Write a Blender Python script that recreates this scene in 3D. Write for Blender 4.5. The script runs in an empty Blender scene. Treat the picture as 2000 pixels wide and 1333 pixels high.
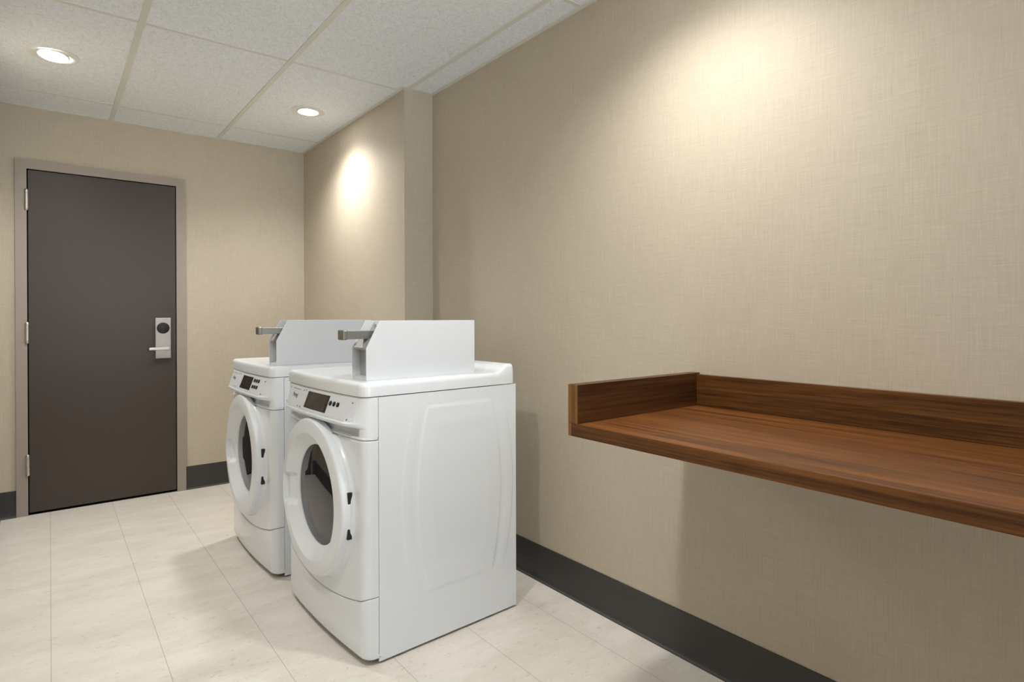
import bpy, bmesh, math
from mathutils import Matrix, Vector
from math import sin, cos, pi, radians

C = bpy.context.scene.collection
sc = bpy.context.scene

# ------------------------------------------------------------------ camera
CAM_H = 1.15
F_PX, YAW, ROLL, PITCH, HY = 1147.9, 0.6669, -0.0027, -0.0033, 623.6
fw = Vector((sin(YAW)*cos(PITCH), cos(YAW)*cos(PITCH), sin(PITCH)))
rt0 = Vector((cos(YAW), -sin(YAW), 0))
up0 = rt0.cross(fw)
rt = rt0*cos(ROLL) + up0*sin(ROLL)
up = -rt0*sin(ROLL) + up0*cos(ROLL)
cam = bpy.data.cameras.new('camera')
camo = bpy.data.objects.new('camera', cam)
C.objects.link(camo)
m = Matrix.Identity(4)
for i in range(3):
    m[i][0], m[i][1], m[i][2] = rt[i], up[i], -fw[i]
m[0][3], m[1][3], m[2][3] = 0, 0, CAM_H
camo.matrix_world = m
cam.sensor_width = 36
cam.lens = 36*F_PX/2000
cam.shift_y = -(666.5-HY)/2000
cam.clip_start = 0.02
sc.camera = camo

# ------------------------------------------------------------------ world, exposure
sc.view_settings.view_transform = 'Standard'
sc.view_settings.look = 'None'
sc.view_settings.gamma = 1
sc.view_settings.use_curve_mapping = False
sc.view_settings.exposure = 0.06
w = bpy.data.worlds.new('world')
sc.world = w
w.use_nodes = True
w.node_tree.nodes['Background'].inputs[0].default_value = (0.86, 0.93, 1.0, 1)
# overcast sky above; brighter lower half added to throw fill light onto the ceiling
wt = w.node_tree
wtc = wt.nodes.new('ShaderNodeTexCoord')
wsep = wt.nodes.new('ShaderNodeSeparateXYZ')
wmr = wt.nodes.new('ShaderNodeMapRange')
wmr.inputs['From Min'].default_value = -0.05
wmr.inputs['From Max'].default_value = 0.05
wmr.inputs['To Min'].default_value = 11.5
wmr.inputs['To Max'].default_value = 2.2
wt.links.new(wtc.outputs['Generated'], wsep.inputs[0])
wt.links.new(wsep.outputs[2], wmr.inputs['Value'])
wt.links.new(wmr.outputs[0], wt.nodes['Background'].inputs[1])

LAMP_W = 53.5           # watts of each downlight
LAMP_COL = (1.0, 0.965, 0.915)
LENS_EMIT = 45.0

# room (metres): right wall x, left wall x, door wall y, rear wall y, ceiling z
XR, XL, YB, YR, ZC = 1.681, -0.238, 4.441, -2.35, 2.385
COLX, COLY = 1.507, 2.848            # boxed-out column
DX0, DX1, DZ = -0.101, 0.662, 2.022  # door opening


# ------------------------------------------------------------------ materials
def new_mat(name):
    m = bpy.data.materials.new(name)
    m.use_nodes = True
    nt = m.node_tree
    return m, nt, nt.nodes['Principled BSDF']


def node(nt, t, **kw):
    n = nt.nodes.new(t)
    for k, v in kw.items():
        setattr(n, k, v)
    return n


def simple(name, col, rough=0.5, metal=0.0, coat=0.0, noise=0.0, nscale=20, bump=0.0, spec=None):
    m, nt, b = new_mat(name)
    b.inputs['Base Color'].default_value = (*col, 1)
    b.inputs['Roughness'].default_value = rough
    b.inputs['Metallic'].default_value = metal
    b.inputs['Coat Weight'].default_value = coat
    b.inputs['Coat Roughness'].default_value = 0.08
    if spec is not None:
        b.inputs['Specular IOR Level'].default_value = spec
    tc = node(nt, 'ShaderNodeTexCoord')
    nz = node(nt, 'ShaderNodeTexNoise')
    nz.inputs['Scale'].default_value = nscale
    nz.inputs['Detail'].default_value = 4
    nt.links.new(tc.outputs['Object'], nz.inputs['Vector'])
    rmp = node(nt, 'ShaderNodeValToRGB')
    k = noise
    rmp.color_ramp.elements[0].color = (*[c*(1-k) for c in col], 1)
    rmp.color_ramp.elements[1].color = (*[min(1, c*(1+k)) for c in col], 1)
    nt.links.new(nz.outputs['Fac'], rmp.inputs['Fac'])
    nt.links.new(rmp.outputs['Color'], b.inputs['Base Color'])
    if bump:
        bp = node(nt, 'ShaderNodeBump')
        bp.inputs['Strength'].default_value = bump
        bp.inputs['Distance'].default_value = 0.002
        nt.links.new(nz.outputs['Fac'], bp.inputs['Height'])
        nt.links.new(bp.outputs['Normal'], b.inputs['Normal'])
    return m


def wallpaper():
    """linen-look vinyl: threads running up-down and along the wall"""
    m, nt, b = new_mat('linen_wallcovering')
    tc = node(nt, 'ShaderNodeTexCoord')
    sep = node(nt, 'ShaderNodeSeparateXYZ')
    nt.links.new(tc.outputs['Object'], sep.inputs[0])
    add = node(nt, 'ShaderNodeMath', operation='ADD')   # run along whichever wall it is
    nt.links.new(sep.outputs[0], add.inputs[0])
    nt.links.new(sep.outputs[1], add.inputs[1])
    facs = []
    for (sh, sv, nsc) in ((620, 16, 1.0), (16, 620, 1.0), (240, 6, 1.0), (8, 260, 1.0), (4.0, 3.0, 1.0)):
        mh = node(nt, 'ShaderNodeMath', operation='MULTIPLY'); mh.inputs[1].default_value = sh
        mv = node(nt, 'ShaderNodeMath', operation='MULTIPLY'); mv.inputs[1].default_value = sv
        nt.links.new(add.outputs[0], mh.inputs[0])
        nt.links.new(sep.outputs[2], mv.inputs[0])
        cb = node(nt, 'ShaderNodeCombineXYZ')
        nt.links.new(mh.outputs[0], cb.inputs[0])
        nt.links.new(mv.outputs[0], cb.inputs[1])
        nz = node(nt, 'ShaderNodeTexNoise')
        nz.inputs['Scale'].default_value = nsc
        nz.inputs['Detail'].default_value = 2
        nz.inputs['Distortion'].default_value = 0.25
        nt.links.new(cb.outputs[0], nz.inputs['Vector'])
        facs.append(nz.outputs['Fac'])
    wts = (0.26, 0.26, 0.2, 0.2, 0.08)
    prev = None
    for f, k in zip(facs, wts):
        mm = node(nt, 'ShaderNodeMath', operation='MULTIPLY_ADD')
        mm.inputs[1].default_value = k
        nt.links.new(f, mm.inputs[0])
        if prev is None:
            mm.inputs[2].default_value = 0
        else:
            nt.links.new(prev, mm.inputs[2])
        prev = mm.outputs[0]
    r = node(nt, 'ShaderNodeValToRGB')
    e = r.color_ramp.elements
    e[0].position = 0.32; e[0].color = (0.43, 0.375, 0.295, 1)
    e[1].position = 0.68; e[1].color = (0.60, 0.537, 0.428, 1)
    nt.links.new(prev, r.inputs['Fac'])
    nt.links.new(r.outputs['Color'], b.inputs['Base Color'])
    b.inputs['Roughness'].default_value = 0.62
    bp = node(nt, 'ShaderNodeBump')
    bp.inputs['Strength'].default_value = 0.12
    bp.inputs['Distance'].default_value = 0.001
    nt.links.new(prev, bp.inputs['Height'])
    nt.links.new(bp.outputs['Normal'], b.inputs['Normal'])
    return m


def tile_floor():
    m, nt, b = new_mat('vinyl_tile')
    tc = node(nt, 'ShaderNodeTexCoord')
    mp = node(nt, 'ShaderNodeMapping')
    mp.inputs['Location'].default_value = (0.0, 0.12, 0)
    nt.links.new(tc.outputs['Object'], mp.inputs['Vector'])
    sep = node(nt, 'ShaderNodeSeparateXYZ')
    nt.links.new(mp.outputs[0], sep.inputs[0])

    def seam(axis, width):
        d = node(nt, 'ShaderNodeMath', operation='PINGPONG'); d.inputs[1].default_value = 0.1515
        nt.links.new(sep.outputs[axis], d.inputs[0])
        l = node(nt, 'ShaderNodeMath', operation='LESS_THAN'); l.inputs[1].default_value = width
        nt.links.new(d.outputs[0], l.inputs[0])
        return l.outputs[0]
    sx, sy = seam(0, 0.0010), seam(1, 0.0005)
    n1 = node(nt, 'ShaderNodeTexNoise'); n1.inputs['Scale'].default_value = 5; n1.inputs['Detail'].default_value = 8
    n1.inputs['Roughness'].default_value = 0.65
    mp2 = node(nt, 'ShaderNodeMapping'); mp2.inputs['Scale'].default_value = (0.6, 1.6, 1)
    mp2.inputs['Rotation'].default_value = (0, 0, 0.5)
    nt.links.new(tc.outputs['Object'], mp2.inputs['Vector'])
    nt.links.new(mp2.outputs[0], n1.inputs['Vector'])
    r = node(nt, 'ShaderNodeValToRGB')
    e = r.color_ramp.elements
    e[0].position = 0.3; e[0].color = (0.70, 0.655, 0.595, 1)
    e[1].position = 0.62; e[1].color = (0.80, 0.765, 0.71, 1)
    nt.links.new(n1.outputs['Fac'], r.inputs['Fac'])
    n2 = node(nt, 'ShaderNodeTexNoise'); n2.inputs['Scale'].default_value = 55; n2.inputs['Detail'].default_value = 5
    n2.inputs['Distortion'].default_value = 1.2
    nt.links.new(mp2.outputs[0], n2.inputs['Vector'])
    r2 = node(nt, 'ShaderNodeValToRGB')
    e = r2.color_ramp.elements
    e[0].position = 0.30; e[0].color = (0.66, 0.58, 0.50, 1)
    e[1].position = 0.40; e[1].color = (1, 1, 1, 1)
    nt.links.new(n2.outputs['Fac'], r2.inputs['Fac'])
    mx = node(nt, 'ShaderNodeMix', data_type='RGBA', blend_type='MULTIPLY'); mx.inputs[0].default_value = 0.45
    nt.links.new(r.outputs['Color'], mx.inputs[6]); nt.links.new(r2.outputs['Color'], mx.inputs[7])
    prev = mx.outputs[2]
    for s, k in ((sx, 0.62), (sy, 0.85)):
        m2 = node(nt, 'ShaderNodeMix', data_type='RGBA', blend_type='MULTIPLY')
        nt.links.new(s, m2.inputs[0]); nt.links.new(prev, m2.inputs[6])
        m2.inputs[7].default_value = (k, k*0.96, k*0.9, 1)
        prev = m2.outputs[2]
    nt.links.new(prev, b.inputs['Base Color'])
    b.inputs['Roughness'].default_value = 0.42
    b.inputs['Specular IOR Level'].default_value = 0.35
    return m


def ceiling_tile():
    m, nt, b = new_mat('mineral_fibre_tile')
    tc = node(nt, 'ShaderNodeTexCoord')
    mp = node(nt, 'ShaderNodeMapping'); mp.inputs['Scale'].default_value = (1.0, 0.75, 1)
    nt.links.new(tc.outputs['Object'], mp.inputs['Vector'])
    n = node(nt, 'ShaderNodeTexNoise'); n.inputs['Scale'].default_value = 95; n.inputs['Detail'].default_value = 6
    n.inputs['Distortion'].default_value = 1.5
    nt.links.new(mp.outputs[0], n.inputs['Vector'])
    r = node(nt, 'ShaderNodeValToRGB')
    e = r.color_ramp.elements
    e[0].position = 0.36; e[0].color = (0.73, 0.775, 0.81, 1)
    e[1].position = 0.56; e[1].color = (0.875, 0.915, 0.95, 1)
    nt.links.new(n.outputs['Fac'], r.inputs['Fac'])
    nt.links.new(r.outputs['Color'], b.inputs['Base Color'])
    b.inputs['Roughness'].default_value = 0.9
    bp = node(nt, 'ShaderNodeBump'); bp.inputs['Strength'].default_value = 0.55; bp.inputs['Distance'].default_value = 0.004
    nt.links.new(n.outputs['Fac'], bp.inputs['Height'])
    nt.links.new(bp.outputs['Normal'], b.inputs['Normal'])
    return m


def wood(name, along, dark=(0.070, 0.024, 0.007), light=(0.225, 0.083, 0.021), seed=0.0, rough=0.36):
    """walnut laminate, grain running along axis `along`"""
    m, nt, b = new_mat(name)
    tc = node(nt, 'ShaderNodeTexCoord')

    def layer(long_s, cross_s, det, dist):
        mp = node(nt, 'ShaderNodeMapping')
        s = [cross_s]*3
        s[along] = long_s
        mp.inputs['Scale'].default_value = s
        mp.inputs['Location'].default_value = (seed, seed*1.7, seed*0.6)
        nt.links.new(tc.outputs['Object'], mp.inputs['Vector'])
        n = node(nt, 'ShaderNodeTexNoise'); n.inputs['Scale'].default_value = 1
        n.inputs['Detail'].default_value = det; n.inputs['Distortion'].default_value = dist
        nt.links.new(mp.outputs[0], n.inputs['Vector'])
        return n.outputs['Fac']
    a, c, d = layer(0.9, 22, 3, 0.7), layer(2.2, 130, 5, 0.25), layer(14, 560, 3, 0.0)
    m1 = node(nt, 'ShaderNodeMath', operation='MULTIPLY'); m1.inputs[1].default_value = 0.40
    nt.links.new(a, m1.inputs[0])
    m2 = node(nt, 'ShaderNodeMath', operation='MULTIPLY_ADD'); m2.inputs[1].default_value = 0.38
    nt.links.new(c, m2.inputs[0]); nt.links.new(m1.outputs[0], m2.inputs[2])
    m3 = node(nt, 'ShaderNodeMath', operation='MULTIPLY_ADD'); m3.inputs[1].default_value = 0.22
    nt.links.new(d, m3.inputs[0]); nt.links.new(m2.outputs[0], m3.inputs[2])
    r = node(nt, 'ShaderNodeValToRGB')
    e = r.color_ramp.elements
    e[0].position = 0.40; e[0].color = (*dark, 1)
    e[1].position = 0.61; e[1].color = (*light, 1)
    x = r.color_ramp.elements.new(0.5)
    x.color = (*[(p*0.55+q*0.45) for p, q in zip(dark, light)], 1)
    nt.links.new(m3.outputs[0], r.inputs['Fac'])
    nt.links.new(r.outputs['Color'], b.inputs['Base Color'])
    b.inputs['Roughness'].default_value = rough
    b.inputs['Specular IOR Level'].default_value = 0.25
    return m


def emit_mat(name, col, s):
    m, nt, b = new_mat(name)
    b.inputs['Base Color'].default_value = (1, 1, 1, 1)
    b.inputs['Emission Color'].default_value = (*col, 1)
    b.inputs['Emission Strength'].default_value = s
    return m


def pane_mat():
    m, nt, b = new_mat('fill_window_glass')
    out = nt.nodes['Material Output']
    tr = node(nt, 'ShaderNodeBsdfTransparent')
    gl = node(nt, 'ShaderNodeBsdfGlossy'); gl.inputs['Roughness'].default_value = 0.02
    mx = node(nt, 'ShaderNodeMixShader'); mx.inputs[0].default_value = 0.06
    nt.links.new(tr.outputs[0], mx.inputs[1]); nt.links.new(gl.outputs[0], mx.inputs[2])
    nt.links.new(mx.outputs[0], out.inputs[0])
    return m


def glass_mat():
    m, nt, b = new_mat('door_glass')
    b.inputs['Base Color'].default_value = (0.13, 0.14, 0.16, 1)
    b.inputs['Roughness'].default_value = 0.02
    b.inputs['Transmission Weight'].default_value = 0.9
    b.inputs['IOR'].default_value = 1.48
    return m


M = dict(
    paper=wallpaper(), floor=tile_floor(), ceil=ceiling_tile(),
    grid=simple('painted_steel_grid', (0.71, 0.72, 0.67), 0.45, noise=0.06, nscale=6),
    base=simple('rubber_baseboard', (0.040, 0.039, 0.037), 0.45, noise=0.08, nscale=8),
    leaf=simple('brown_door_paint', (0.058, 0.043, 0.035), 0.36, noise=0.05, nscale=4, spec=0.4),
    frame=simple('greige_frame_paint', (0.34, 0.295, 0.255), 0.4, noise=0.04, nscale=5),
    gap=simple('gap_shade', (0.012, 0.010, 0.009), 0.8, noise=0.1),  # near-black colour stands in for shade in the door gaps
    steel=simple('brushed_steel', (0.62, 0.60, 0.57), 0.32, metal=1.0, noise=0.08, nscale=60),
    plate_steel=simple('satin_nickel_plate', (0.42, 0.395, 0.37), 0.38, metal=0.75, noise=0.12, nscale=14),
    dull=simple('worn_steel', (0.30, 0.30, 0.285), 0.4, metal=0.9, noise=0.12, nscale=50),
    white=simple('white_enamel', (0.81, 0.86, 0.915), 0.24, coat=0.35, noise=0.01, nscale=3),
    white2=simple('white_plastic', (0.81, 0.86, 0.915), 0.3, coat=0.15, noise=0.01, nscale=3),
    box=simple('white_powder_coat', (0.70, 0.735, 0.78), 0.45, noise=0.02, nscale=30),
    plate=simple('control_overlay', (0.73, 0.775, 0.845), 0.38, noise=0.015, nscale=12),
    zinc=simple('zinc_sheet', (0.50, 0.51, 0.53), 0.42, metal=0.55, noise=0.1, nscale=25),
    black=simple('black_plastic', (0.012, 0.012, 0.014), 0.35, noise=0.1),
    lcd=simple('display_window', (0.030, 0.024, 0.021), 0.12, noise=0.1, spec=0.7),
    grey=simple('grey_print', (0.26, 0.27, 0.32), 0.5, noise=0.05),
    seal=simple('door_gasket', (0.05, 0.055, 0.065), 0.4, noise=0.1),
    drum=simple('steel_drum', (0.16, 0.16, 0.165), 0.3, metal=0.8, noise=0.1),
    glass=glass_mat(), pane=pane_mat(),
    trim=simple('lamp_trim_paint', (0.78, 0.775, 0.75), 0.4, noise=0.03),
    lens=emit_mat('lamp_lens', (1.0, 0.97, 0.92), LENS_EMIT),
    wood_y=wood('walnut_lengthwise', 1, seed=1.3),
    wood_edge=wood('walnut_edge', 1, dark=(0.060, 0.023, 0.008), light=(0.20, 0.082, 0.026), seed=5.1),
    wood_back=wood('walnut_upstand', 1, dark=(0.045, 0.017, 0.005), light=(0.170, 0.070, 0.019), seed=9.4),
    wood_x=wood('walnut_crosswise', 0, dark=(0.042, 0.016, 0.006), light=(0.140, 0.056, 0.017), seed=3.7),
    wood_z=wood('walnut_end_band', 2, dark=(0.15, 0.070, 0.022), light=(0.30, 0.15, 0.052), seed=7.7),
)


# ------------------------------------------------------------------ mesh helpers
def link(name, me, mat, parent=None, smooth=False):
    o = bpy.data.objects.new(name, me)
    C.objects.link(o)
    if mat:
        me.materials.append(mat)
    if parent is not None:
        o.parent = parent
    if smooth:
        me.polygons.foreach_set('use_smooth', [True]*len(me.polygons))
    return o


def sharp(me, ang=35):
    me.polygons.foreach_set('use_smooth', [True]*len(me.polygons))
    me.set_sharp_from_angle(angle=radians(ang))


def mesh(name, verts, faces, mat, parent=None, ang=35, fix=True):
    me = bpy.data.meshes.new(name)
    me.from_pydata([tuple(v) for v in verts], [], faces)
    if fix:
        bm = bmesh.new(); bm.from_mesh(me)
        bmesh.ops.remove_doubles(bm, verts=bm.verts, dist=1e-6)
        bmesh.ops.recalc_face_normals(bm, faces=bm.faces)
        bm.to_mesh(me); bm.free()
    sharp(me, ang)
    return link(name, me, mat, parent)


def add_box(bm, x0, x1, y0, y1, z0, z1, bev=0.0, seg=2):
    r = bmesh.ops.create_cube(bm, size=1)
    vs = r['verts']
    for v in vs:
        v.co = Vector((x0 + (v.co.x+.5)*(x1-x0), y0 + (v.co.y+.5)*(y1-y0), z0 + (v.co.z+.5)*(z1-z0)))
    if bev:
        es = list({e for v in vs for e in v.link_edges})
        bmesh.ops.bevel(bm, geom=es, offset=bev, segments=seg, affect='EDGES', profile=0.5)


def boxes(name, lst, mat, parent=None, bev=0.0, seg=2):
    bm = bmesh.new()
    for b in lst:
        add_box(bm, *b, bev=bev, seg=seg)
    me = bpy.data.meshes.new(name)
    bm.to_mesh(me); bm.free()
    sharp(me, 18)
    return link(name, me, mat, parent)


def lathe(name, prof, mat, parent=None, axis='z', center=(0, 0, 0), n=64, ang=35):
    """prof: list of (radius, height)"""
    vs, fs = [], []
    for (r, h) in prof:
        for k in range(n):
            t = 2*pi*k/n
            a, b_ = r*cos(t), r*sin(t)
            if axis == 'z': p = (a, b_, h)
            elif axis == 'x': p = (h, a, b_)
            else: p = (a, h, b_)
            vs.append([p[i]+center[i] for i in range(3)])
    for i in range(len(prof)-1):
        for k in range(n):
            k2 = (k+1) % n
            fs.append([i*n+k, i*n+k2, (i+1)*n+k2, (i+1)*n+k])
    return mesh(name, vs, fs, mat, parent, ang)


def prism(name, poly, axis, a0, a1, mat, parent=None, bev=0.0):
    """extrude polygon along axis; poly in the two other axes in order"""
    n = len(poly)
    vs = []
    for a in (a0, a1):
        for (p, q) in poly:
            v = [p, q]; v.insert(axis, a); vs.append(v)
    fs = [list(range(n)), list(range(2*n-1, n-1, -1))]
    for i in range(n):
        j = (i+1) % n
        fs.append([i, j, n+j, n+i])
    me = bpy.data.meshes.new(name)
    me.from_pydata(vs, [], fs)
    bm = bmesh.new(); bm.from_mesh(me)
    bmesh.ops.recalc_face_normals(bm, faces=bm.faces)
    if bev:
        bmesh.ops.bevel(bm, geom=list(bm.edges), offset=bev, segments=2, affect='EDGES', profile=0.5)
    bm.to_mesh(me); bm.free()
    sharp(me, 18)
    return link(name, me, mat, parent)


def empty(name, loc=(0, 0, 0), rz=0.0):
    o = bpy.data.objects.new(name, None)
    o.empty_display_size = 0.1
    o.location = loc
    o.rotation_euler = (0, 0, rz)
    C.objects.link(o)
    return o


def tag(o, label, cat, group=None):
    o['label'] = label
    o['category'] = cat
    if group:
        o['group'] = group
    return o


def struct(o, label=None, cat=None):
    o['kind'] = 'structure'
    if label: o['label'] = label
    if cat: o['category'] = cat
    return o


def sstep(a, b, x):
    t = max(0.0, min(1.0, (x-a)/(b-a)))
    return t*t*(3-2*t)


# ------------------------------------------------------------------ room shell
T = 0.12
struct(boxes('floor', [(XL-T, XR+T, YR-T, YB+T, -0.1, 0)], M['floor']),
       'pale beige speckled vinyl tile floor with thin seams', 'floor')
struct(boxes('ceiling', [(XL-T, XR+T, YR-T, YB+T, ZC, ZC+0.1)], M['ceil']),
       'white textured lay-in tile ceiling', 'ceiling')
struct(boxes('wall_right', [(XR, XR+T, YR-T, YB+T, 0, ZC), (COLX, XR, COLY, YB, 0, ZC)], M['paper']),
       'long beige linen-look wall with a boxed-out corner beside the machines', 'wall')
struct(boxes('wall_left', [(XL-T, XL, YR-T, YB+T, 0, ZC)], M['paper']),
       'beige linen-look wall on the left, nearly outside the photo', 'wall')
struct(boxes('wall_back', [(XL, DX0, YB, YB+T, 0, ZC), (DX1, COLX, YB, YB+T, 0, ZC), (DX0, DX1, YB, YB+T, DZ, ZC)],
             M['paper']), 'beige linen-look wall around the brown door', 'wall')
WX0, WX1, WZ0, WZ1 = -0.05, 1.5, 0.55, 2.15
struct(boxes('wall_rear', [(XL, WX0, YR-T, YR, 0, ZC), (WX1, XR, YR-T, YR, 0, ZC), (WX0, WX1, YR-T, YR, 0, WZ0),
                           (WX0, WX1, YR-T, YR, WZ1, ZC)], M['paper']), 'beige linen-look wall with an added window opening behind the camera', 'wall')
wn = empty('fill_window_1', (WX0, YR-T, WZ0))  # added unseen window, brings soft fill light in from the rear
struct(wn, 'added white framed window behind the camera, letting in fill daylight', 'window')
ww_, wh_ = WX1-WX0, WZ1-WZ0
boxes('fill_window_frame', [(0, 0.04, 0.03, 0.09, 0, wh_), (ww_-0.04, ww_, 0.03, 0.09, 0, wh_), (0.04, ww_-0.04, 0.03, 0.09, 0, 0.04),
                       (0.04, ww_-0.04, 0.03, 0.09, wh_-0.04, wh_), (ww_/2-0.02, ww_/2+0.02, 0.03, 0.09, 0.04, wh_-0.04)],
      M['white2'], wn, bev=0.002)
boxes('fill_window_pane', [(0.04, ww_/2-0.02, 0.057, 0.061, 0.04, wh_-0.04), (ww_/2+0.02, ww_-0.04, 0.057, 0.061, 0.04, wh_-0.04)],
      M['pane'], wn)

# baseboards: flat rubber strip with a small toe
BH = 0.154


def base_run(name, axis, a0, a1, wallpos, sgn, label):
    # profile in (offset from wall, z)
    pr = [(0, 0), (0.016, 0), (0.015, 0.003), (0.009, 0.008), (0.0055, 0.018), (0.0045, 0.03),
          (0.0042, BH-0.003), (0.003, BH), (0, BH)]
    if axis == 1:   # running along y
        vs = [(wallpos+sgn*o, z) for o, z in pr]
        ob = prism(name, vs, 1, a0, a1, M['base'])
    else:
        vs = [(wallpos+sgn*o, z) for o, z in pr]
        ob = prism(name, vs, 0, a0, a1, M['base'])
    struct(ob, label, 'baseboard')
    return ob


base_run('baseboard_right', 1, YR, COLY, XR, -1, 'dark grey rubber baseboard along the long right wall')
base_run('baseboard_left', 1, YR, YB, XL, 1, 'dark grey rubber baseboard along the left wall')
FO0, FO1 = DX0-0.053, DX1+0.052
bb = prism('baseboard_back', [(YB-o, z) for o, z in [(0, 0), (0.016, 0), (0.015, 0.003), (0.009, 0.008), (0.0055, 0.018),
           (0.0045, 0.03), (0.0042, BH-0.003), (0.003, BH), (0, BH)]], 0, FO1, COLX, M['base'])
struct(bb, 'dark grey rubber baseboard between the door frame and the column', 'baseboard')
bb2 = prism('baseboard_door', [(YB-o, z) for o, z in [(0, 0), (0.016, 0), (0.015, 0.003), (0.009, 0.008), (0.0055, 0.018),
            (0.0045, 0.03), (0.0042, BH-0.003), (0.003, BH), (0, BH)]], 0, XL, FO0, M['base'])
struct(bb2, 'short piece of dark grey baseboard left of the door frame', 'baseboard')
base_run('baseboard_column', 1, COLY, YB, COLX, -1, 'dark grey rubber baseboard on the boxed-out column')

# ceiling grid: tee bars and wall angle
gb = []
GX, GY, GP, GQ = 0.309, 4.101, 0.608, 1.216
tw, td = 0.0125, 0.004
xs = [GX+GP*k for k in range(-1, 3)]
ys = [GY-GQ*k for k in range(0, 6)]
xs = [x for x in xs if XL+0.03 < x < XR-0.03]
ys = [y for y in ys if YR+0.03 < y < YB-0.03]
for x in xs:
    y1 = (YB if x < COLX else COLY)-0.022
    gb.append((x-tw, x+tw, YR, y1, ZC-td, ZC+0.001))
for y in ys:
    x1 = (COLX if y > COLY else XR)-0.022
    gb.append((XL+0.022, x1, y-tw*0.8, y+tw*0.8, ZC-td*0.4, ZC+0.001))
struct(boxes('trim_1', gb, M['grid'], bev=0.0008, seg=1), 'off-white steel tee bars between the ceiling tiles', 'ceiling grid')
A = 0.022
z0_, z1_ = ZC-0.0022, ZC+0.001
ang = [(XL, XL+A, YR, YB-A, z0_, z1_), (XR-A, XR, YR, COLY-A, z0_, z1_), (COLX-A, COLX, COLY, YB-A, z0_, z1_),
       (COLX-A, XR, COLY-A, COLY, z0_, z1_), (XL, COLX, YB-A, YB, z0_, z1_)]
struct(boxes('trim_2', ang, M['grid']), 'off-white wall angle where the ceiling meets the walls', 'ceiling trim')

# ------------------------------------------------------------------ door
d = empty('door_1', (DX0, YB, 0))
struct(d, 'dark brown flush door in a greige metal frame', 'door')
dw = DX1-DX0
FP = 0.016                     # frame stands proud of the wall
fr = [(-0.053, 0, -FP, 0.05, 0, DZ+0.051), (dw, dw+0.052, -FP, 0.05, 0, DZ+0.051), (0, dw, -FP, 0.05, DZ, DZ+0.051)]
boxes('door_frame', fr, M['frame'], d)
boxes('stop_and_gap_backing', [(0, 0.02, 0.05, 0.1, 0, DZ), (dw-0.02, dw, 0.05, 0.1, 0, DZ), (0, dw, 0.05, 0.1, DZ-0.02, DZ),
                    (0, dw, 0.1, 0.115, 0, DZ)], M['gap'], d)  # stops and back sheet, coloured near-black as the shade behind the leaf
boxes('door_leaf', [(0.0055, dw-0.0045, -0.006, 0.038, 0.014, DZ-0.005)], M['leaf'], d, bev=0.001)
boxes('gap_floor_shade', [(0, dw, -0.004, 0.11, 0, 0.003)], M['gap'], d)  # dark strip paints the shade under the leaf
for zc in (1.842, 1.067, 0.297):
    prof = [(0.0001, -0.063), (0.0075, -0.063), (0.0110, -0.058), (0.0110, -0.045), (0.0098, -0.0445), (0.0110, -0.044),
            (0.0110, 0.040), (0.0098, 0.0405), (0.0110, 0.041), (0.0110, 0.054), (0.0075, 0.060), (0.0001, 0.061)]
    h = lathe('hinge', prof, M['steel'], d, center=(-0.001, -0.019, zc), n=20)
    h['label'] = 'satin steel hinge knuckle'
# lock: plate, card reader, lever
lx0, lx1 = 0.639, 0.728
lk = boxes('lock_plate', [(lx0, lx1, -0.028, -0.006, 0.888, 1.152)], M['plate_steel'], d, bev=0.003)
lk['label'] = 'tall brushed steel lock plate'
rd = lathe('card_reader', [(0.0001, -0.033), (0.033, -0.033), (0.036, -0.031), (0.0365, -0.028)], M['black'], lk,
           axis='y', center=((lx0+lx1)/2, 0, 1.085), n=48)
rd['label'] = 'round black key-card reader'
bm = bmesh.new()
zc = 0.953
add_box(bm, 0.690, 0.714, -0.066, -0.028, zc-0.012, zc+0.012, bev=0.004)
add_box(bm, 0.598, 0.714, -0.074, -0.062, zc-0.0095, zc+0.0095, bev=0.004)
me = bpy.data.meshes.new('door_lever'); bm.to_mesh(me); bm.free(); sharp(me, 18)
link('door_lever', me, M['steel'], lk)['label'] = 'steel lever handle pointing to the hinge side'


# ------------------------------------------------------------------ downlights
def downlight(x, y, label, tilt=(0, 0)):
    r = empty('recessed_downlight', (x, y, ZC))
    tag(r, label, 'ceiling light', 'recessed downlights in the ceiling')
    lathe('trim_ring', [(0.099, 0.0), (0.0985, -0.003), (0.095, -0.0045), (0.088, -0.004), (0.074, -0.0015), (0.062, -0.001),
                        (0.060, 0.0), ], M['trim'], r)
    hs = lathe('lamp_housing', [(0.0625, 0.0), (0.0625, -0.006), (0.060, -0.008), (0.056, -0.007)], M['trim'], r)
    ln = lathe('lens', [(0.0565, -0.006), (0.05, -0.0085), (0.035, -0.0105), (0.0001, -0.0115)], M['lens'], r, ang=80)
    hs.rotation_euler = ln.rotation_euler = (tilt[0], tilt[1], 0)
    L = bpy.data.lights.new('bulb', 'SPOT')
    L.energy = LAMP_W
    L.color = LAMP_COL
    L.spot_size = radians(146)
    L.spot_blend = 1.0
    L.shadow_soft_size = 0.06
    lo = bpy.data.objects.new('bulb', L)
    C.objects.link(lo)
    lo.parent = r
    lo.location = (0, 0, -0.062)
    return r


downlight(0.020, 3.493, 'lit round recessed downlight in front of the brown door, with slightly tilted lens', tilt=(radians(-5), radians(3)))
downlight(1.221, 3.515, 'lit round recessed downlight beside the boxed-out wall corner, above the rear machine')
downlight(0.020, 1.06, 'recessed downlight by the left wall, straight across from the wooden shelf')
downlight(1.221, 1.06, 'recessed downlight above the wooden shelf, lighting the right wall')

# ------------------------------------------------------------------ laundry machines
W = 0.686          # width
D = 0.600          # side panel depth
WC = W/2


def bow(w_):
    t = (w_-WC)/WC
    return -(0.050+0.016*(1-t*t))


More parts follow.
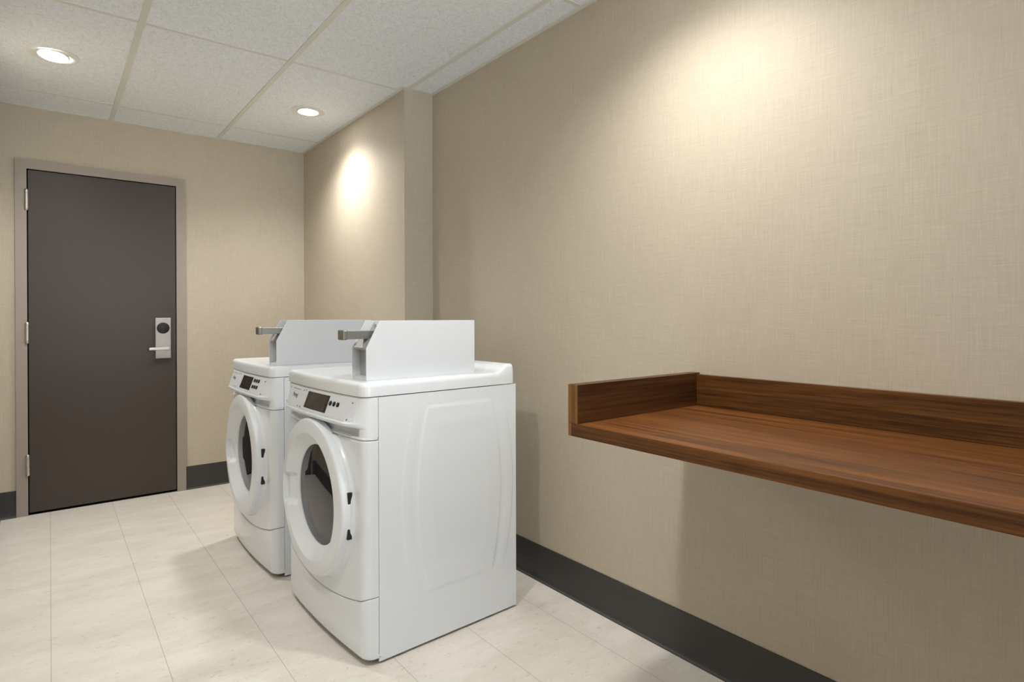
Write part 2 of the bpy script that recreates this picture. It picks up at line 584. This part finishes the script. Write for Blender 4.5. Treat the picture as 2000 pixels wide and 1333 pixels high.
def outline_front(n=200, nc=14):
    """(u, w) from near side seam round the front to far side seam"""
    pts = [(0.0, 0.0), (-0.010, 0.0)]
    rc = 0.034
    cu, cw = bow(rc)+rc, rc
    for k in range(nc+1):
        t = (pi/2)*k/nc
        pts.append((cu-rc*sin(t), cw-rc*cos(t)))
    for k in range(1, n):
        w_ = rc+(W-2*rc)*k/n
        pts.append((bow(w_), w_))
    for k in range(nc+1):
        t = (pi/2)*(1-k/nc)
        pts.append((cu-rc*sin(t), W-cw+rc*cos(t)))
    pts += [(-0.010, W), (0.0, W)]
    return pts


OUT = outline_front()


def front_strip(name, rows, off, mat, parent, inset=0.022):
    """rows: list of z values or functions of w; off(w, z, i) pushes the face forward"""
    vs, fs = [], []
    n = len(OUT)
    allrows = []
    for i, z in enumerate(rows):
        row = []
        for (u, w_) in OUT:
            zz = z(w_) if callable(z) else z
            row.append((u-off(w_, zz, i), w_, zz))
        allrows.append(row)

    def ins(row):
        return [(min(0.0, p[0]+inset) if p[0] < -0.012 else p[0], WC+(p[1]-WC)*0.955, p[2]) for p in row]
    allrows = [ins(allrows[0])] + allrows + [ins(allrows[-1])]
    for row in allrows:
        vs += row
    for i in range(len(allrows)-1):
        for k in range(n-1):
            fs.append([i*n+k, i*n+k+1, (i+1)*n+k+1, (i+1)*n+k])
    return mesh(name, vs, fs, mat, parent, ang=50)


DC_W, DC_Z, DR = WC+0.002, 0.500, 0.283       # door centre and radius


def lerpn(tab, x):
    if x <= tab[0][0]: return tab[0][1]
    for (a, va), (b_, vb) in zip(tab, tab[1:]):
        if x <= b_:
            return va+(vb-va)*(x-a)/(b_-a)
    return tab[-1][1]


def seam_z(w_):
    t = abs(w_-WC)/0.30
    z = 0.176+0.034*t*t
    return z + 0.004*sstep(1.03, 1.14, t)


CON = [(0.7462, 0.0), (0.7480, 0.002), (0.7520, 0.002), (0.7535, 0.0), (0.7830, 0.0), (0.7860, 0.018), (0.7885, 0.027),
       (0.7920, 0.031), (0.7970, 0.0335), (0.8010, 0.0330), (0.8030, 0.0300), (0.8870, -0.002)]


def con_off(w_, z, i=0):
    e = min(w_, W-w_)
    fade = sstep(0.0, 0.080, e)
    o = lerpn(CON, z)
    if o > 0.0025: o = o*fade
    # finger recesses either side of the door top
    if 0.7530 < z < 0.7835:
        rec = sstep(0.034, 0.046, e)*(1-sstep(0.19, 0.25, e))
        k = sstep(0.7530, 0.7560, z)*(1-sstep(0.7815, 0.7835, z))
        o -= 0.020*rec*k
        mid = sstep(0.19, 0.25, e)
        o -= 0.012*mid
    return o


def fascia(w_, z, lift=0.0):
    """point on the sloping console face"""
    return (bow(w_)-con_off(w_, z)-lift, w_, z+lift*0.35)


def decal(name, pts2d, faces, mat, parent, lift=0.0015):
    return mesh(name, [fascia(a, b_, lift) for a, b_ in pts2d], faces, mat, parent)


def slab_on_fascia(name, w0, w1, z0, z1, mat, parent, h=0.0015, nx=24, corner=0.0, base=0.0):
    """rounded rectangular plate following the console face, with real thickness"""
    vs, fs = [], []
    rings = []
    peri = []
    for k in range(nx+1): peri.append((w0+(w1-w0)*k/nx, z0))
    for k in range(1, 5): peri.append((w1, z0+(z1-z0)*k/4))
    for k in range(1, nx+1): peri.append((w1-(w1-w0)*k/nx, z1))
    for k in range(1, 4): peri.append((w0, z1-(z1-z0)*k/4))
    n = len(peri)
    vs += [fascia(a, b_, base-0.004) for a, b_ in peri]
    vs += [fascia(a, b_, base+h) for a, b_ in peri]
    for k in range(n):
        k2 = (k+1) % n
        fs.append([k, k2, n+k2, n+k])
    # top grid
    o = len(vs)
    for j in range(5):
        for i in range(nx+1):
            vs.append(fascia(w0+(w1-w0)*i/nx, z0+(z1-z0)*j/4, base+h))
    for j in range(4):
        for i in range(nx):
            fs.append([o+j*(nx+1)+i, o+j*(nx+1)+i+1, o+(j+1)*(nx+1)+i+1, o+(j+1)*(nx+1)+i])
    return mesh(name, vs, fs, mat, parent)


def dot(name, wc, zc, rw, rz, mat, parent, h=0.003, base=0.0015, n=20):
    vs, fs = [], []
    for lift, s in ((0.0, 1.0), (base+h*0.7, 1.0), (base+h, 0.8)):
        for k in range(n):
            t = 2*pi*k/n
            vs.append(fascia(wc+rw*s*cos(t), zc+rz*s*sin(t), lift))
    for i in range(2):
        for k in range(n):
            fs.append([i*n+k, i*n+(k+1) % n, (i+1)*n+(k+1) % n, (i+1)*n+k])
    fs.append(list(range(2*n, 3*n)))
    return mesh(name, vs, fs, mat, parent)


def lettering(name, text, wc, zc, size, mat, parent, lift=0.0022, shear=0.25):
    cu = bpy.data.curves.new(name, 'FONT')
    cu.body = text
    cu.size = size
    cu.shear = shear
    cu.align_x = 'CENTER'; cu.align_y = 'CENTER'
    cu.extrude = 0.0003
    tmp = bpy.data.objects.new('tmp', cu)
    C.objects.link(tmp)
    dg = bpy.context.evaluated_depsgraph_get()
    me = bpy.data.meshes.new_from_object(tmp.evaluated_get(dg))
    bpy.data.objects.remove(tmp)
    bpy.data.curves.remove(cu)
    me.name = name
    for v in me.vertices:      # reading direction runs towards the near side (decreasing w)
        v.co = Vector(fascia(wc-v.co.x, zc+v.co.y, lift+v.co.z))
    me.materials.clear()
    return link(name, me, mat, parent)


def side_emboss(u, z):
    """pressed barrel pattern: outward displacement in metres"""
    zc, hz = 0.510, 0.33
    t = (z-zc)/hz
    h = 0.0

    def barrel(half, b_, top, soft, ts=0.015):
        hw = half-b_*t*t
        du = abs(u-0.335)
        return (1-sstep(hw-soft, hw+soft, du))*(1-sstep(top-ts, top+ts, abs(z-zc)))
    h += 0.0018*barrel(0.247, 0.050, 0.300, 0.005, 0.03)
    h -= 0.0018*barrel(0.212, 0.046, 0.310, 0.012, 0.03)
    h += 0.0020*barrel(0.186, 0.044, 0.325, 0.005, 0.007)
    h -= 0.0018*barrel(0.112, 0.035, 0.240, 0.016, 0.02)
    # gap in the outer ring above and below: only the flanks stay pressed
    return h


def machine(name, label, cat, loc, rz, buttons, box_u0, box_w0, box_w1):
    r = empty(name, loc, rz)
    tag(r, label, cat)
    # body behind the front panels
    boxes('cabinet', [(0.004, D, 0.0065, 0.012, 0.02, 0.880), (0.004, D, W-0.012, W-0.0065, 0.02, 0.880),
                      (0.004, D, 0.012, W-0.012, 0.02, 0.03), (0.004, D, 0.012, W-0.012, 0.870, 0.880),
                      (D-0.01, D-0.0005, 0.012, W-0.012, 0.03, 0.870), (-0.03, 0.004, 0.035, W-0.035, 0.745, 0.86)], M['white'], r)
    boxes('base_gap_shade', [(-0.022, D-0.02, 0.03, W-0.03, 0.014, 0.032)], M['black'], r)  # black slab paints in the shaded gap below the cabinet
    for fu, fww in ((0.03, 0.05), (0.03, W-0.05), (D-0.05, 0.05), (D-0.05, W-0.05)):
        lathe('foot', [(0.0001, 0), (0.02, 0), (0.02, 0.008), (0.008, 0.009), (0.008, 0.02)], M['black'], r,
              center=(fu, fww, 0), n=20)
    # side panels, pressed pattern
    for side in (0, 1):
        nu, nz = 150, 190
        u0, u1, z0, z1 = 0.0015, D, 0.009, 0.8865
        vs, fs = [], []
        for j in range(nz+1):
            for i in range(nu+1):
                u = u0+(u1-u0)*i/nu; z = z0+(z1-z0)*j/nz
                e = side_emboss(u, z)
                vs.append((u, -e if side == 0 else W+e, z))
        for j in range(nz):
            for i in range(nu):
                a = j*(nu+1)+i
                fs.append([a, a+1, a+nu+2, a+nu+1])
        # returned edges
        n0 = len(vs)
        per = [i for i in range(nu+1)] + [j*(nu+1)+nu for j in range(1, nz+1)] + \
              [nz*(nu+1)+i for i in range(nu-1, -1, -1)] + [j*(nu+1) for j in range(nz-1, 0, -1)]
        for p in per:
            x, y, z = vs[p]
            vs.append((x, y+(0.006 if side == 0 else -0.006), z))
        for k in range(len(per)):
            k2 = (k+1) % len(per)
            fs.append([per[k], per[k2], n0+k2, n0+k])
        mesh('side_panel', vs, fs, M['white'], r, ang=40)
    # lower front panel
    zs = [lambda w_: 0.022, lambda w_: 0.028, lambda w_: 0.036] + \
         [(lambda w_, f=f: 0.036+(seam_z(w_)-0.006-0.036)*f) for f in (0.25, 0.5, 0.75, 1.0)] + \
         [lambda w_: seam_z(w_)-0.003, lambda w_: seam_z(w_)-0.0015]
    push = [-0.010, -0.003, 0, 0, 0, 0, 0, -0.0008, -0.003]
    front_strip('lower_panel', zs, lambda w_, z, i: push[i], M['white'], r)
    # panel around the door
    nr = 170
    zs = [lambda w_: seam_z(w_)+0.0015, lambda w_: seam_z(w_)+0.003] + \
         [(lambda w_, f=k/nr: seam_z(w_)+0.006+(0.7385-seam_z(w_)-0.006)*f) for k in range(nr+1)] + \
         [lambda w_: 0.7415, lambda w_: 0.7435]

    def mid_off(w_, z, i):
        o = 0.0
        if i == 0 or i == len(zs)-1: o = -0.003
        if i == 1 or i == len(zs)-2: o = -0.0008
        rr = math.hypot(w_-DC_W, z-DC_Z)
        e = min(w_, W-w_)
        o += 0.014*(1-sstep(DR+0.001, DR+0.009, rr))*sstep(0.004, 0.03, e)
        return o
    fp_ = front_strip('front_panel', zs, mid_off, M['white'], r)
    bm = bmesh.new(); bm.from_mesh(fp_.data)      # round opening behind the door
    kill = [f for f in bm.faces if math.hypot(f.calc_center_median().y-DC_W, f.calc_center_median().z-DC_Z) < 0.264
            and f.calc_center_median().x < -0.03]
    bmesh.ops.delete(bm, geom=kill, context='FACES')
    bm.to_mesh(fp_.data); bm.free()
    # console
    zs = [0.7462, 0.7472, 0.7490, 0.7520, 0.7531, 0.7545, 0.7560, 0.765, 0.775, 0.7814, 0.7822, 0.7830, 0.7835, 0.7848,
          0.7860, 0.7872, 0.7885, 0.7905, 0.7920, 0.7945, 0.7970, 0.7990, 0.8010, 0.8020, 0.8030, 0.815, 0.83, 0.845, 0.86,
          0.872, 0.880, 0.8845, 0.8868]
    con = front_strip('control_console', zs, con_off, M['white2'], r)
    slab_on_fascia('control_plate', 0.040, 0.640, 0.8065, 0.8790, M['plate'], con, h=0.0010)
    dw0, dw1 = (0.222, 0.414) if buttons == 3 else (0.216, 0.376)
    dsp = slab_on_fascia('display', dw0, dw1, 0.8160, 0.8735, M['black'], con, h=0.0018)
    scr = slab_on_fascia('display', dw0+0.013, dw1-0.007, 0.8185, 0.8720, M['lcd'], con, h=0.0024)
    scr.name = 'screen'
    rows = [0.8510] if buttons == 3 else [0.8620, 0.8350]
    b0_ = 0.203 if buttons == 3 else 0.186
    for zb in rows:
        for k in range(3):
            dot('button', b0_-0.0275*k, zb, 0.0082, 0.0080, M['black'], con)
    for (a, b_) in ((0.620, 0.871), (0.632, 0.815), (0.464, 0.871), (0.478, 0.813), (0.440, 0.874), (0.450, 0.813),
                    (0.060, 0.866), (0.066, 0.812)):
        dot('screw', a, b_, 0.0032, 0.0030, M['grey'], con, h=0.001)
    lettering('logo', 'Maytag', 0.540, 0.8490, 0.021, M['grey'], con)
    boxes_line = slab_on_fascia('printed_line', 0.500, 0.585, 0.8700, 0.8722, M['grey'], con, h=0.0016)
    # lid with raised rear lip
    prof = [(0.8885, 0.004), (0.8895, 0.0), (0.9180, 0.0), (0.9255, 0.0012), (0.9310, 0.0045), (0.9345, 0.010),
            (0.9358, 0.017), (0.9360, 0.024)]
    ol = [(u-(0.004 if u < -0.02 else 0), w_+(-0.002 if w_ < WC else 0.002)) for (u, w_) in OUT]
    # close round the back, finely sampled along the sides
    full = []
    ns = 60
    rb = 0.02
    back = [(D-0.004-rb+rb*sin(t), W+0.002-rb+rb*cos(t)) for t in [pi/2*k/8 for k in range(9)]]
    for k in range(1, ns+1):
        back.insert(k-1, (0.0+(D-0.004-rb)*(k/ns), W+0.002))
    back.pop(ns)
    fullback = list(back)
    for k in range(1, 40):
        fullback.append((D-0.004, (W+0.002-rb)+((-0.002+rb)-(W+0.002-rb))*k/40))
    near = [(D-0.004-rb+rb*cos(t), -0.002+rb-rb*sin(t)) for t in [pi/2*k/8 for k in range(9)]]
    for k in range(1, ns):
        near.append(((D-0.004-rb)*(1-k/ns), -0.002))
    full = ol+fullback+near
    cx_, cy_ = 0.27, WC
    n = len(full)

    def lift(u, z):
        if z < 0.917: return 0.0
        return (0.031)*sstep(0.505, 0.562, u)*sstep(0.915, 0.93, z)
    vs, fs = [], []

    def ring(z, ins):
        out = []
        for k, (u, w_) in enumerate(full):
            pu, pw = full[k-1]; nu_, nw_ = full[(k+1) % n]
            tx, ty = nu_-pu, nw_-pw
            L_ = math.hypot(tx, ty) or 1
            # outline runs front->far->back->near: inward normal
            nx_, ny_ = -ty/L_, tx/L_
            if nx_*(cx_-u)+ny_*(cy_-w_) < 0: nx_, ny_ = -nx_, -ny_
            uu, ww = u+nx_*ins, w_+ny_*ins
            zz = z+lift(u, z)
            # round the rear top edge more generously
            out.append((uu, ww, zz))
        return out
    rings = [ring(z, i_) for z, i_ in prof]
    last = rings[-1]
    for f in (0.03, 0.06, 0.1, 0.15, 0.2, 0.26, 0.33, 0.45, 0.6, 0.8):
        row = []
        for (u, w_, z_) in last:
            uu = u+(cx_-u)*f; ww = w_+(cy_-w_)*f
            row.append((uu, ww, 0.9360+lift(uu, 0.936)))
        rings.append(row)
    for row in rings: vs += row
    for i in range(len(rings)-1):
        for k in range(n):
            k2 = (k+1) % n
            fs.append([i*n+k, i*n+k2, (i+1)*n+k2, (i+1)*n+k])
    vs.append((cx_, cy_, 0.936)); c_ = len(vs)-1
    b0 = (len(rings)-1)*n
    for k in range(n):
        fs.append([b0+k, b0+(k+1) % n, c_])
    mesh('lid', vs, fs, M['white'], r, ang=60)

    # ---- door
    nth = 240
    # profile: (radius, u) from back outer edge over the rim into the dish
    prof = [(0.2740, -0.062), (0.2810, -0.065), (0.2830, -0.070), (0.2815, -0.088), (0.2795, -0.0940), (0.2755, -0.0980),
            (0.2700, -0.1000), (0.2600, -0.1018), (0.2450, -0.1034), (0.2290, -0.1046), (0.2270, -0.1038),
            (0.2180, -0.0945), (0.2090, -0.0855), (0.1990, -0.0765), (0.1920, -0.0705), (0.1860, -0.0665), (0.1820, -0.0645),
            (0.1820, -0.052)]
    # refine
    pr = []
    for (a, b_), (c2, d2) in zip(prof, prof[1:]):
        for k in range(3):
            f = k/3
            pr.append((a+(c2-a)*f, b_+(d2-b_)*f))
    pr.append(prof[-1])
    vs, fs = [], []
    for (rr, uu) in pr:
        for k in range(nth):
            t = 2*pi*k/nth
            ww, zz = rr*cos(t), rr*sin(t)
            # grip: scooped pocket on the opening side (+w), rim slightly wider there
            g = sstep(-0.086, -0.060, zz)*(1-sstep(0.030, 0.046, zz)) if ww > 0 else 0
            R2 = rr
            if rr > 0.21 and ww > 0:
                edge = sstep(0.255, 0.275, rr)
                cut = sstep(0.002, 0.006, zz)*(1-sstep(0.14, 0.20, zz))
                R2 = rr-0.009*edge*cut
            sc_ = R2/rr
            p = sstep(0.192, 0.206, rr)*(1-sstep(0.254, 0.266, rr))
            dz = 0.020*g*p
            vs.append((uu+dz, DC_W+ww*sc_, DC_Z+zz*sc_))
    for i in range(len(pr)-1):
        for k in range(nth):
            k2 = (k+1) % nth
            fs.append([i*nth+k, i*nth+k2, (i+1)*nth+k2, (i+1)*nth+k])
    dr = mesh('door', vs, fs, M['white2'], r, ang=24)
    # glass: slightly domed pane with thickness
    gl = [(0.1825, -0.056), (0.1820, -0.0605), (0.160, -0.0635), (0.12, -0.0660), (0.08, -0.0678), (0.04, -0.0688), (0.0005, -0.069),
          (0.0005, -0.065), (0.04, -0.0648), (0.08, -0.0638), (0.12, -0.0620), (0.160, -0.0595), (0.180, -0.056), (0.1825, -0.056)]
    lathe('glass', gl, M['glass'], dr, axis='x', center=(0, DC_W, DC_Z), n=96, ang=70)
    # gasket and drum behind it (sunk into the cabinet front)
    lathe('gasket', [(0.2600, -0.0510), (0.1840, -0.0510), (0.1700, -0.0500), (0.1560, -0.0490), (0.1510, -0.045), (0.1490, -0.030)],
          M['seal'], dr, axis='x', center=(0, DC_W, DC_Z), n=72)
    lathe('drum', [(0.1490, -0.030), (0.1600, -0.010), (0.240, 0.020), (0.255, 0.030), (0.255, 0.330), (0.240, 0.350),
                   (0.10, 0.365), (0.0001, 0.366)], M['drum'], dr, axis='x',
          center=(0, DC_W, DC_Z), n=64)
    for zz in (0.550, 0.430):
        ww = math.sqrt(DR*DR-(zz-DC_Z)**2)
        boxes('hinge', [(-0.078, -0.062, DC_W-ww-0.0035, DC_W-ww+0.02, zz-0.019, zz+0.019)], M['black'], dr, bev=0.002)
    # ---- coin box
    bx0, bx1 = box_u0, box_u0+0.452
    w0, w1 = box_w0, box_w1
    zb, zt = 0.9362, 1.139
    zk, st = 1.046, 0.050       # start of the slanted front and how far it leans back
    t_ = 0.004
    poly = [(bx0, zb), (bx1, zb), (bx1, zt), (bx0+st, zt), (bx0, zk)]
    # two side sheets and the shell between them, set back from the front edge
    cb = prism('coin_box', [(a, b_) for a, b_ in poly], 1, w0, w0+t_, M['box'], r, bev=0.0006)
    poly2 = [(bx0+0.034, zb), (bx1, zb), (bx1, zt), (bx0+st+0.040, zt), (bx0+0.034, zk)]
    prism('box_shell', [(a, b_) for a, b_ in poly], 1, w1-t_, w1, M['box'], cb, bev=0.0006)
    prism('box_shell', [(a, b_) for a, b_ in poly2], 1, w0+t_+0.0002, w1-t_-0.0002, M['box'], cb)
    # metal chute: back plate, floor tray and a cross piece at the kink
    ia, ib = w0+t_+0.0004, w1-t_-0.0004
    ch = prism('coin_chute', [(bx0+0.028, zb+0.008), (bx0+0.0335, zb+0.008), (bx0+0.0335, zk), (bx0+st+0.0395, zt-0.003),
                              (bx0+st+0.034, zt-0.003), (bx0+0.028, zk)], 1, ia, ib, M['zinc'], cb)
    prism('chute_tray', [(bx0+0.003, zb), (bx0+0.0335, zb), (bx0+0.0335, zb+0.012), (bx0+0.003, zb+0.007)], 1, ia, ib, M['box'], ch)
    prism('chute_plate', [(bx0+0.003, zk-0.006), (bx0+0.006, zk-0.006), (bx0+0.006, zk-0.001), (bx0+0.030, zk+0.030),
                          (bx0+0.028, zk+0.033), (bx0+0.003, zk+0.001)], 1, ia, ib, M['zinc'], ch)
    wm = (w0+w1)/2
    zs_ = 1.091
    slb = bmesh.new()
    add_box(slb, bx0-0.052, bx0+0.060, wm-0.020, wm+0.020, zs_-0.014, zs_+0.014, bev=0.0012)
    add_box(slb, bx0-0.068, bx0-0.050, wm-0.023, wm+0.023, zs_-0.017, zs_+0.018, bev=0.005)
    me = bpy.data.meshes.new('coin_slide'); slb.to_mesh(me); slb.free(); sharp(me, 18)
    link('coin_slide', me, M['dull'], cb)['label'] = 'dull steel push-in coin slide'
    lathe('lock', [(0.0001, bx0+0.062), (0.009, bx0+0.062), (0.010, bx0+0.064), (0.010, bx0+0.092)], M['steel'], cb, axis='x',
          center=(0, wm, zt-0.020), n=24)
    return r


machine('clothes_dryer', 'near white coin-operated front-load machine with three black buttons, large round window and steel slide',
        'dryer', (0.853, 1.800, 0), radians(2.2), 3, -0.016, 0.052, 0.160)
machine('washing_machine', 'rear white coin-operated front-load machine with six black buttons, partly behind the nearer one',
        'washing machine', (0.812, 2.660, 0), radians(0.3), 6, -0.016, 0.052, 0.160)

# ------------------------------------------------------------------ wall shelf
SX, SY, SZ, ST = 1.118, 1.172, 0.860, 0.035
SR = -0.75
s = empty('wall_shelf', (XR, SY, SZ-ST))
tag(s, 'walnut-brown folding shelf with low back and side boards, fixed to the beige right wall', 'shelf')
Lc = lambda b: (b[0]-XR, b[1]-XR, b[2]-SY, b[3]-SY, b[4]-(SZ-ST), b[5]-(SZ-ST))
boxes('shelf_board', [Lc((SX+0.002, XR, SR, SY-0.012, SZ-ST, SZ))], M['wood_y'], s, bev=0.0008)
boxes('front_edge', [Lc((SX, SX+0.0018, SR, SY-0.012, SZ-ST+0.0003, SZ-0.0003))], M['wood_edge'], s)
e = boxes('end_edge', [Lc((SX, XR, SY-0.0118, SY, SZ-ST, SZ))], M['wood_z'], s, bev=0.0006)
e['label'] = 'lighter brown edge strip'
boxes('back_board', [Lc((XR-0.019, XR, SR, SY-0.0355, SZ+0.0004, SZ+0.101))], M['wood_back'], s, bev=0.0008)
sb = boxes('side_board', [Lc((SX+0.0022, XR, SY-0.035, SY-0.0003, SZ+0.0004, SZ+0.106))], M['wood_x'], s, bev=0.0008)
e = boxes('edge_band', [Lc((SX, SX+0.002, SY-0.035, SY-0.018, SZ+0.0006, SZ+0.1055)),
                        Lc((SX, SX+0.002, SY-0.0175, SY-0.0003, SZ+0.0006, SZ+0.1055))], M['wood_z'], sb)
e['label'] = 'lighter golden-brown edge banding in two strips'
